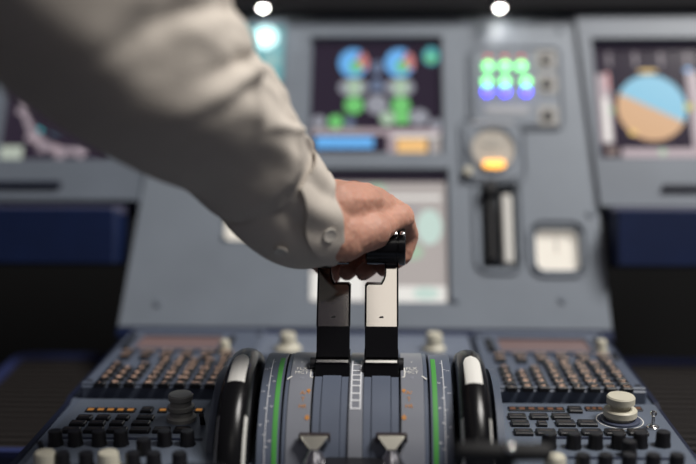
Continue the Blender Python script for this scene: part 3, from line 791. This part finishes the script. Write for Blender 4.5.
# ------------------------------------------------------------------ engine master switches
def master(label, px):
    p = P(px, 470, .735); t = thing('engine_switch', label, 'switch', None, p, 'engine master switches')
    k = .735/F_PX
    b = MB(); b.lathe([(.0135, -.012), (.0125, .0), (.0108, .006), (.0072, .012), (.0048, .0155), (.0038, .0180), (.0040, .0205)], 0, 0, 28)
    part('stem', b, M_TMETAL, t, True)
    # flared head: trapezoid block
    z0 = .0178; z1 = .0272
    rings = []
    for y, e in ((-.0065, .0048), (.004, 0)):
        rings.append([(-.0030, y, z0), (.0030, y, z0), (.0100, y+e*.85, z1-.0012), (.0100, y+e, z1), (-.0100, y+e, z1), (-.0100, y+e*.85, z1-.0012)])
    b = MB(); b.rings(rings); part('head', b, mat('pale_metal', (.80, .78, .68), .28, metal=1.0), t)
    b = MB(); b.slab(0, .0012, .0236, .0060, z1-.0002, z1+.0008, .001, .0003); b.box(-.0119, -.0102, -.002, .0042, z1-.0050, z1); b.box(.0102, .0119, -.002, .0042, z1-.0050, z1)
    part('cap', b, mat('dark_brown_cap', (.03, .02, .02), .4), t)
    return t
master('flared metal switch below the dark-faced thrust lever', 314.5)
master('flared metal switch below the pale-faced thrust lever', 391.5)
# plate they stand on
dh = drum_hit(357, 457.0)[1]; pb = V((0, YC+RD*math.sin(math.radians(dh)), ZC+RD*math.cos(math.radians(dh)))); plate_ = thing('switch_base', 'black switch base at the foot of the quadrant', 'base plate', None, V((0, pb.y, pb.z)))
b = MB(); b.slab(0, -.030, .046, .06, -.03, 0, .003, .001); part('plate', b, M_BLK, plate_)

# flap and speed brake levers
fl = P(503, 452, .625); t = thing('flap_lever', 'black flap lever head with a bright glint, in front of the cream knob', 'lever', None, fl)
b = MB(); n = 24
b.rings([[(x, .0062*r*math.cos(2*PI*k/n), .0062*r*math.sin(2*PI*k/n)) for k in range(n)] for x, r in ((-.031, .3), (-.0295, .8), (-.027, 1), (-.004, 1.05), (.012, 1.02), (.028, .95), (.031, .7), (.032, .2))])
part('head', b, mat('flap_black', (.006, .006, .007), .7), t, True)
b = MB(); b.rings([[(rx*math.cos(2*PI*k/16), ry*math.sin(2*PI*k/16), z) for k in range(16)] for z, rx, ry in ((-.16, .010, .006), (-.05, .009, .006), (-.004, .008, .005))]); part('stem', b, M_BLK, t, True)
b = MB(); b.lathe([(.0032, 0), (.0030, .0014), (.0018, .0024), (.0003, .0026)], 0, 0, 16); o = part('stud', b, M_CHROME, t, True, loc=(.004, -.0045, .0044)); o.rotation_euler = (.5, 0, 0)
o['label'] = 'bright metal stud'
sb = P(200, 474, .66); t = thing('speedbrake_lever', 'dark speedbrake lever head beside the wheel with the duller mark', 'lever', None, sb)
b = MB(); b.rings([[(x, .007*r*math.cos(2*PI*k/n), .0072*r*math.sin(2*PI*k/n)) for k in range(n)] for x, r in ((-.018, .3), (-.016, .85), (-.010, 1), (.010, 1), (.016, .85), (.018, .3))])
part('head', b, M_GLOSS, t, True)
b = MB(); b.lathe([(.007, -.15), (.006, -.004)], 0, 0, 14); part('stem', b, M_BLK, t, True)

# ------------------------------------------------------------------ ribbed footrests beside the pedestal
def foot(label, sx):
    a = P(60, 358, 1.13); b_ = P(60, 452, .90); t = thing('ribbed_footrest', label, 'footrest', None, V((sx*.340, a.y, a.z)), 'ribbed footrests')
    L_ = (a-b_).length*1.0; ang = math.atan2(a.z-b_.z, a.y-b_.y); ca, sa = math.cos(ang), math.sin(ang)
    def q(x, y, h): return (x, y*ca-h*sa, y*sa+h*ca)
    b = MB(); b.rings([[q(x, 0, 0), q(x, -L_, 0), (x, -L_*ca, .0005-a.z), (x, 0, .0005-a.z)] for x in (-.068, .068)]); part('box_body', b, M_NAVYD, t)
    b = MB(); b.frame(0, 0, .118, L_-.018, .009, 0, .006, .012)
    b.v = [V(q(p.x, p.y-L_/2, p.z)) for p in b.v]; part('edge', b, mat('navy_edge', (.03, .04, .12), .4), t, True)
    b = MB()
    n = 18
    for k in range(n):
        y0 = -L_+.012+k*(L_-.024)/n; y1 = y0+(L_-.024)/n*.6
        b.add([q(x, y, h) for h in (0, .004) for y in (y0, y1) for x in (-.056, .056)], [(0, 2, 3, 1), (4, 5, 7, 6), (0, 1, 5, 4), (2, 6, 7, 3), (0, 4, 6, 2), (1, 3, 7, 5)])
    part('rubber_mat', b, M_RIB, t)
foot('dark ribbed footrest outside the panel with the tall grey knob', -1)
foot('dark ribbed footrest outside the cream double knob', 1)
# ================================================================== PERSON
person = thing('person', 'person in a white long-sleeved shirt reaching in to push both thrust levers', 'person', None, P(300, 210, .74))
PO = person.location.copy()
def capsule(bm, a, b, ra, rb, flat=None, seg=20, rg=7):
    """tapered capsule a->b; flat=(axis, k) squashes the section along a world axis"""
    a = V(a); b = V(b); d = (b-a); L_ = d.length; d.normalize()
    if flat: n1 = (flat[0]-d*flat[0].dot(d)).normalized(); k1 = flat[1]
    else: n1 = d.orthogonal().normalized(); k1 = 1
    n2 = d.cross(n1); rings = []
    for i in range(rg+1):
        t = -PI/2+PI/2*i/rg; rings.append((a+d*(ra*math.sin(t)), max(ra*math.cos(t), 1e-5)))
    for i in range(rg+1):
        t = PI/2*i/rg; rings.append((b+d*(rb*math.sin(t)), max(rb*math.cos(t), 1e-5)))
    vs = []
    for c, r in rings: vs.append([bm.verts.new(c+(n1*k1*math.cos(2*PI*j/seg)+n2*math.sin(2*PI*j/seg))*r) for j in range(seg)])
    for i in range(len(vs)-1):
        for j in range(seg): bm.faces.new((vs[i][j], vs[i][(j+1) % seg], vs[i+1][(j+1) % seg], vs[i+1][j]))
    bm.faces.new(list(reversed(vs[0]))); bm.faces.new(vs[-1])
def W(x, v, d):  # camera-frame metres to world
    return CAM+FW*d+XR*x+UP*v
bm = bmesh.new()
wr = P(324, 224, .762)
mcp = {'index': W(.0045, .0345, .840), 'middle': W(.0195, .0300, .833), 'ring': W(.0330, .0225, .820), 'little': W(.0445, .0135, .806)}
pip = {'index': W(.0115, .0150, .868), 'middle': W(.0290, .0085, .862), 'ring': W(.0425, .0020, .850), 'little': W(.0530, -.0030, .828)}
dip = {'index': W(.0010, -.0120, .860), 'middle': W(.0150, -.0190, .852), 'ring': W(.0290, -.0225, .838), 'little': W(.0480, -.0205, .826)}
tip = {'index': W(-.0130, -.0310, .846), 'middle': W(-.0010, -.0350, .834), 'ring': W(.0130, -.0350, .826), 'little': W(.0300, -.0320, .822)}
rad = {'index': (.0105, .0092, .0082, .0072), 'middle': (.0108, .0094, .0084, .0074), 'ring': (.0104, .0088, .0080, .0070), 'little': (.0100, .0080, .0070, .0062)}
back = (UP*.75-FW*.55+XR*.1).normalized()
for k in mcp:
    r = rad[k]
    capsule(bm, mcp[k], pip[k], r[0], r[1]); capsule(bm, pip[k], dip[k], r[1], r[2]); capsule(bm, dip[k], tip[k], r[2]*1.0, r[3])
    # metacarpal
    f_ = {'index': -.020, 'middle': -.007, 'ring': .006, 'little': .019}[k]
    across = (mcp['little']-mcp['index']).normalized()
    root = wr+across*f_*.9+(mcp['middle']-wr)*.12
    capsule(bm, root, mcp[k]-back*.001, .0165, .0118, (back, .82))
ac = (mcp['little']-mcp['index']).normalized(); hd = ((mcp['middle']+mcp['ring'])/2-wr).normalized()
# palm fill, heel (little finger side) and thumb mound
capsule(bm, wr+hd*.012-back*.004, wr+hd*.055-back*.004, .022, .017)
capsule(bm, P(332, 240, .757), P(372, 231, .775), .0185, .0155)
capsule(bm, P(345, 244, .760), P(381, 226, .785), .0145, .0125)
capsule(bm, P(368, 229, .776), mcp['little'], .0135, .0105)
capsule(bm, P(350, 205, .775), P(378, 206, .800), .0185, .0145); capsule(bm, P(335, 206, .765), P(362, 205, .785), .021, .018)
for a_, b_ in (('index', 'middle'), ('middle', 'ring'), ('ring', 'little')):
    capsule(bm, mcp[a_]-back*.002, mcp[b_]-back*.002, .0112, .0108)
    m1 = (mcp[a_]+mcp[b_])/2-back*.0015; capsule(bm, wr+hd*.015+(m1-wr-hd*.07)*.3, m1, .0180, .0118)
# thumb, round the near-left side and under the bar
th = [wr+ac*-.022+hd*.012-back*.010, W(-.030, -.002, .812), W(-.026, -.024, .838), W(-.014, -.038, .848)]
capsule(bm, th[0], th[1], .0165, .0115); capsule(bm, th[1], th[2], .0108, .0098); capsule(bm, th[2], th[3], .0096, .0082)
# wrist and forearm
fa = [P(326, 222, .762), P(300, 208, .748), P(256, 178, .722), P(201, 116, .672), P(129, 36, .605), P(70, -20, .555), P(-30, -105, .49), P(-110, -190, .43)]
rr_ = [.0260, .0280, .034, .040, .044, .047, .050, .052]
for i in range(len(fa)-1): capsule(bm, fa[i], fa[i+1], rr_[i], rr_[i+1], (back, .86) if i < 2 else None, 24)
bm.normal_update()
me = bpy.data.meshes.new('body'); bm.to_mesh(me); bm.free()
tmp = bpy.data.objects.new('body_tmp', me); COL.objects.link(tmp)
m_ = tmp.modifiers.new('r', 'REMESH'); m_.mode = 'VOXEL'; m_.voxel_size = .0013; m_.adaptivity = 0
m_ = tmp.modifiers.new('s', 'SMOOTH'); m_.factor = .6; m_.iterations = 14
dg = bpy.context.evaluated_depsgraph_get(); me2 = bpy.data.meshes.new_from_object(tmp.evaluated_get(dg))
bpy.data.objects.remove(tmp); me2.name = 'body'
# skin relief: tendons, veins and knuckle creases pushed into the real surface
NRM = [v.normal.copy() for v in me2.vertices]; POS = [v.co.copy() for v in me2.vertices]; NEW = []
for p, n in zip(POS, NRM):
    q = (p-wr); a_ = q.dot(ac); h_ = q.dot(hd)
    disp = 0
    if n.dot(back) > .2 and .0 < h_ < .085:
        w_ = min(1, (n.dot(back)-.2)/.4)*min(1, h_/.02)*min(1, max(0, (.085-h_)/.02))
        for k in mcp:
            m0 = wr+ac*{'index': -.017, 'middle': -.006, 'ring': .006, 'little': .017}[k]; dirv = (mcp[k]-m0).normalized()
            dist = ((p-m0)-dirv*(p-m0).dot(dirv)); dist = abs(dist.dot(ac)); disp += .0011*w_*math.exp(-(dist/.003)**2)
        disp += .0009*w_*noise.noise(V((a_*90, h_*45, 1)))
    disp += .00035*noise.noise(p*260)
    NEW += list(p+n*disp-PO)
me2.vertices.foreach_set('co', NEW); me2.update()
for pl in me2.polygons: pl.use_smooth = True
me2.materials.clear(); me2.materials.append(M_SKIN)
body = link('body', me2, person)
print('body verts', len(me2.vertices))
# fingernails on the two visible fingertips
# ---- shirt sleeve
def catmull(pts, n):
    out = []; P_ = [pts[0]]+list(pts)+[pts[-1]]
    m = len(pts)-1
    for i in range(n+1):
        t = i/n*m; k = min(int(t), m-1); u = t-k; a, b_, c, d = P_[k], P_[k+1], P_[k+2], P_[k+3]
        out.append(.5*((2*b_)+(c-a)*u+(2*a-5*b_+4*c-d)*u*u+(3*b_-a-3*c+d)*u**3))
    return out
# centre line points and half widths (seen width / depth)
cl = [(P(330, 221, .768), .0345, .0280), (P(317, 220.5, .761), .0368, .0295), (P(301, 217, .753), .0388, .0310), (P(281, 203, .741), .0400, .033), (P(256, 172, .722), .0425, .037),
      (P(223, 132, .692), .0505, .044), (P(182, 97, .656), .0592, .051), (P(135, 51, .613), .0675, .057), (P(70, -14, .563), .0720, .062), (P(-20, -95, .50), .0740, .064), (P(-110, -185, .43), .0760, .066)]
NS = 230; NT = 200
cen = catmull([c[0] for c in cl], NS); ra = catmull([V((c[1], c[2], 0)) for c in cl], NS)
def arm_frame(i):
    T = (cen[min(i+1, NS)]-cen[max(i-1, 0)]).normalized()          # from cuff towards the elbow
    n1 = (UP*.8+XR*.6); n1 = (n1-T*n1.dot(T)).normalized()            # screen-side up/right
    n2 = T.cross(n1).normalized()
    if n2.dot(FW) > 0: n2 = -n2                                      # towards the camera
    return T, n1, n2
def ridge(x, w): return math.exp(-(x/w)**2)
def fold(s, th):
    """radial relief in metres; s distance from cuff (m), th angle: 0 = upper right, 90 = towards camera"""
    d = 0
    t = math.radians(th)
    up_ = max(0, math.cos(t-.35))
    env = min(1, max(0, (s-.055)/.03))
    # diagonal creases fanning over the lit upper side
    for (s0, th0, sl, wd, amp, ln) in ((.085, 25, .0011, .006, .0042, 45), (.115, 35, -.0009, .007, .0050, 50), (.150, 10, .0010, .008, -.0052, 60), (.175, 45, .0008, .009, .0060, 45), (.205, 20, -.0010, .010, .0060, 60), (.235, 40, .0009, .010, -.0060, 45), (.27, 25, .0005, .012, .006, 50), (.31, 15, -.0007, .014, -.006, 60), (.10, -20, .0006, .006, .0035, 40), (.14, -25, -.0006, .008, .004, 50), (.19, -20, .0009, .010, .005, 50)):
        dth = ((th-th0+180) % 360)-180
        d += amp*ridge(s-s0-sl*dth, wd)*ridge(dth, ln)
    # long crease running down the border of the shaded side
    c0 = 88-26*min(1, max(0, (s-.065)/.04))+50*min(1, max(0, (s-.11)/.14))
    dth = ((th-c0+4+180) % 360)-180
    shade = 1/(1+math.exp((dth-6)/4)) if dth > -90 else 1
    d = (d-.0012)*shade+env*.0062*ridge(dth, 17 if dth < 0 else 26)
    q = V((math.cos(t)*1.6, math.sin(t)*1.6, s*26)); d += env*(.0030*noise.noise(q)+.0018*noise.noise(q*2.3))*(.12+.88*up_)*(.25+.75*shade)
    q = V((math.cos(t)*3.2+s*20, math.sin(t)*3.2, s*14)); d += env*.0022*noise.noise(q*1.4)*up_
    return d
def ringpt(i, th, off, sacc):
    T, n1, n2 = arm_frame(i); t = math.radians(th)
    a, c = ra[i].x, ra[i].y
    e = 2.25
    ct, st_ = math.cos(t), math.sin(t)
    x = abs(ct)**(2/e)*(1 if ct > 0 else -1)*a; y = abs(st_)**(2/e)*(1 if st_ > 0 else -1)*c
    dirn = (n1*x+n2*y); L_ = dirn.length
    return cen[i]+dirn*((L_+off)/L_)
S = [0]
for i in range(NS): S.append(S[-1]+(cen[i+1]-cen[i]).length)
CUFF = .068
i0 = next(i for i in range(NS) if S[i] > CUFF-.004)
shirt = MB(); rings = []
for i in range(i0, NS+1):
    s = S[i]; puff = .0022*math.exp(-((s-CUFF-.02)/.02)**2)
    rings.append([ringpt(i, 360*j/NT, fold(s, 360*j/NT)+puff*min(1, (s-CUFF+.004)/.02), s)-PO for j in range(NT)])
inner = [[ringpt(i, 360*j/NT, fold(S[i], 360*j/NT)-.0022, 0)-PO for j in range(NT)] for i in range(NS, i0-1, -1)]
shirt.rings(rings+inner, closed=True)
sleeve = part('shirt_sleeve', shirt, M_SHIRT, person, True, auto=70)
# cuff: a strip wrapped past itself, with rounded corner, edge thickness
TH_EDGE = 76; TW = 68
def cuff_pt(s, th, extra):
    i = min(range(NS+1), key=lambda k: abs(S[k]-s))
    # interpolate
    if S[i] > s and i > 0: i -= 1
    f_ = (s-S[i])/(S[i+1]-S[i]); a = ringpt(i, th, extra, s); b_ = ringpt(i+1, th, extra, s)
    return a.lerp(b_, f_)-PO
nU, nV = 170, 26; start = TH_EDGE-14; span = 374+0
def cfold(s, th):
    k = min(1, max(0, s/.02)); d = 0
    for (th0, w_, a_) in ((70, 9, .0022), (48, 8, -.0020), (30, 8, .0010), (86, 6, -.0012)):
        d += a_*k*ridge(((th-th0-s*180+180) % 360)-180, w_)
    return d
cuf = MB(); out_ = []; inn_ = []
for u in range(nU+1):
    g = u/nU; th = start+span*(-g)      # runs round behind and comes back on top at TH_EDGE
    th = TH_EDGE-14+span*g
    # g=1 end is the outer flap? the flap edge with its corner sits at start+span
    off = .0008+.0040*g**2
    for vv in range(nV+1):
        f_ = vv/nV
        s_min = -.0000
        ed = (1-g)*span*.0006      # rounded corner near the flap edge (degrees -> approx metres)
        cr = .0
        if ed < .010: cr = .010-math.sqrt(max(0, .010**2-(.010-ed)**2))
        s_min = .020*max(0, math.cos(math.radians(th-0)))
        s = s_min+cr*.8+(CUFF+.002-s_min-cr*.8)*f_
        th = TH_EDGE-14+span*g+TW*max(0, 1-s/CUFF)**1.6
        wob = .0006*noise.noise(V((math.cos(math.radians(th))*2, math.sin(math.radians(th))*2, s*40)))
        stitch = -.0006*ridge(s-.0065, .0012)-.0004*ridge(f_*CUFF-CUFF+.003, .002)
        e = .0009*math.sin(PI*min(1, f_*1.0))+cfold(s, th)
        out_.append(cuff_pt(s, th, off+wob+stitch+e)); inn_.append(cuff_pt(s, th, off+wob-.0016))
n1_ = nV+1; vs = out_+inn_; K = len(out_); fs = []
for u in range(nU):
    for vv in range(nV):
        a = u*n1_+vv; fs.append((a, a+1, a+n1_+1, a+n1_)); fs.append((K+a, K+a+n1_, K+a+n1_+1, K+a+1))
    a = u*n1_; fs.append((a, a+n1_, K+a+n1_, K+a)); a = u*n1_+nV; fs.append((a, K+a, K+a+n1_, a+n1_))
for vv in range(nV):
    fs.append((vv, K+vv, K+vv+1, vv+1)); a = nU*n1_+vv; fs.append((a, a+1, K+a+1, K+a))
cuf.add(vs, fs)
cuff = part('cuff', cuf, M_SHIRT, sleeve, True, auto=55)
def button(s, th, name='button', off=.0045):
    p = cuff_pt(s, th, off); p2 = cuff_pt(s, th, off+.01); n = (p2-p).normalized()
    b = MB(); b.lathe([(.0001, 0), (.0052, 0), (.0056, .0008), (.0052, .0016), (.0042, .0013), (.0008, .0012)], 0, 0, 24)
    o = part(name, b, M_BTN, sleeve, True); o.location = p; o.rotation_euler = n.to_track_quat('Z', 'Y').to_euler()
button(.019, 90); button(.040, 128, off=.0028)

# ================================================================== LIGHT
w = bpy.data.worlds.new('world'); sc.world = w; w.use_nodes = True
w.node_tree.nodes['Background'].inputs[0].default_value = (.52, .48, .57, 1); w.node_tree.nodes['Background'].inputs[1].default_value = .095
def area(name, loc, to, size, power, col=(1, 1, 1), sy=None):
    L = bpy.data.lights.new(name, 'AREA'); L.energy = power; L.color = col; L.size = size
    if sy: L.shape = 'RECTANGLE'; L.size_y = sy
    o = bpy.data.objects.new(name, L); COL.objects.link(o); o.location = loc
    o.rotation_euler = (V(to)-V(loc)).to_track_quat('-Z', 'Y').to_euler(); return o
area('side_window_daylight', (1.25, .32, 2.84), (0, .78, .85), .9, 76, (1, .965, .92), .8)
area('dome_light', (.205, -.51, 1.76), (.02, .79, .78), .5, .78, (1, .95, .88), .36)

sc.view_settings.view_transform = 'Standard'; sc.view_settings.look = 'None'; sc.view_settings.gamma = 1
sc.view_settings.exposure = 0; sc.view_settings.use_curve_mapping = False
sc.cycles.use_denoising = True
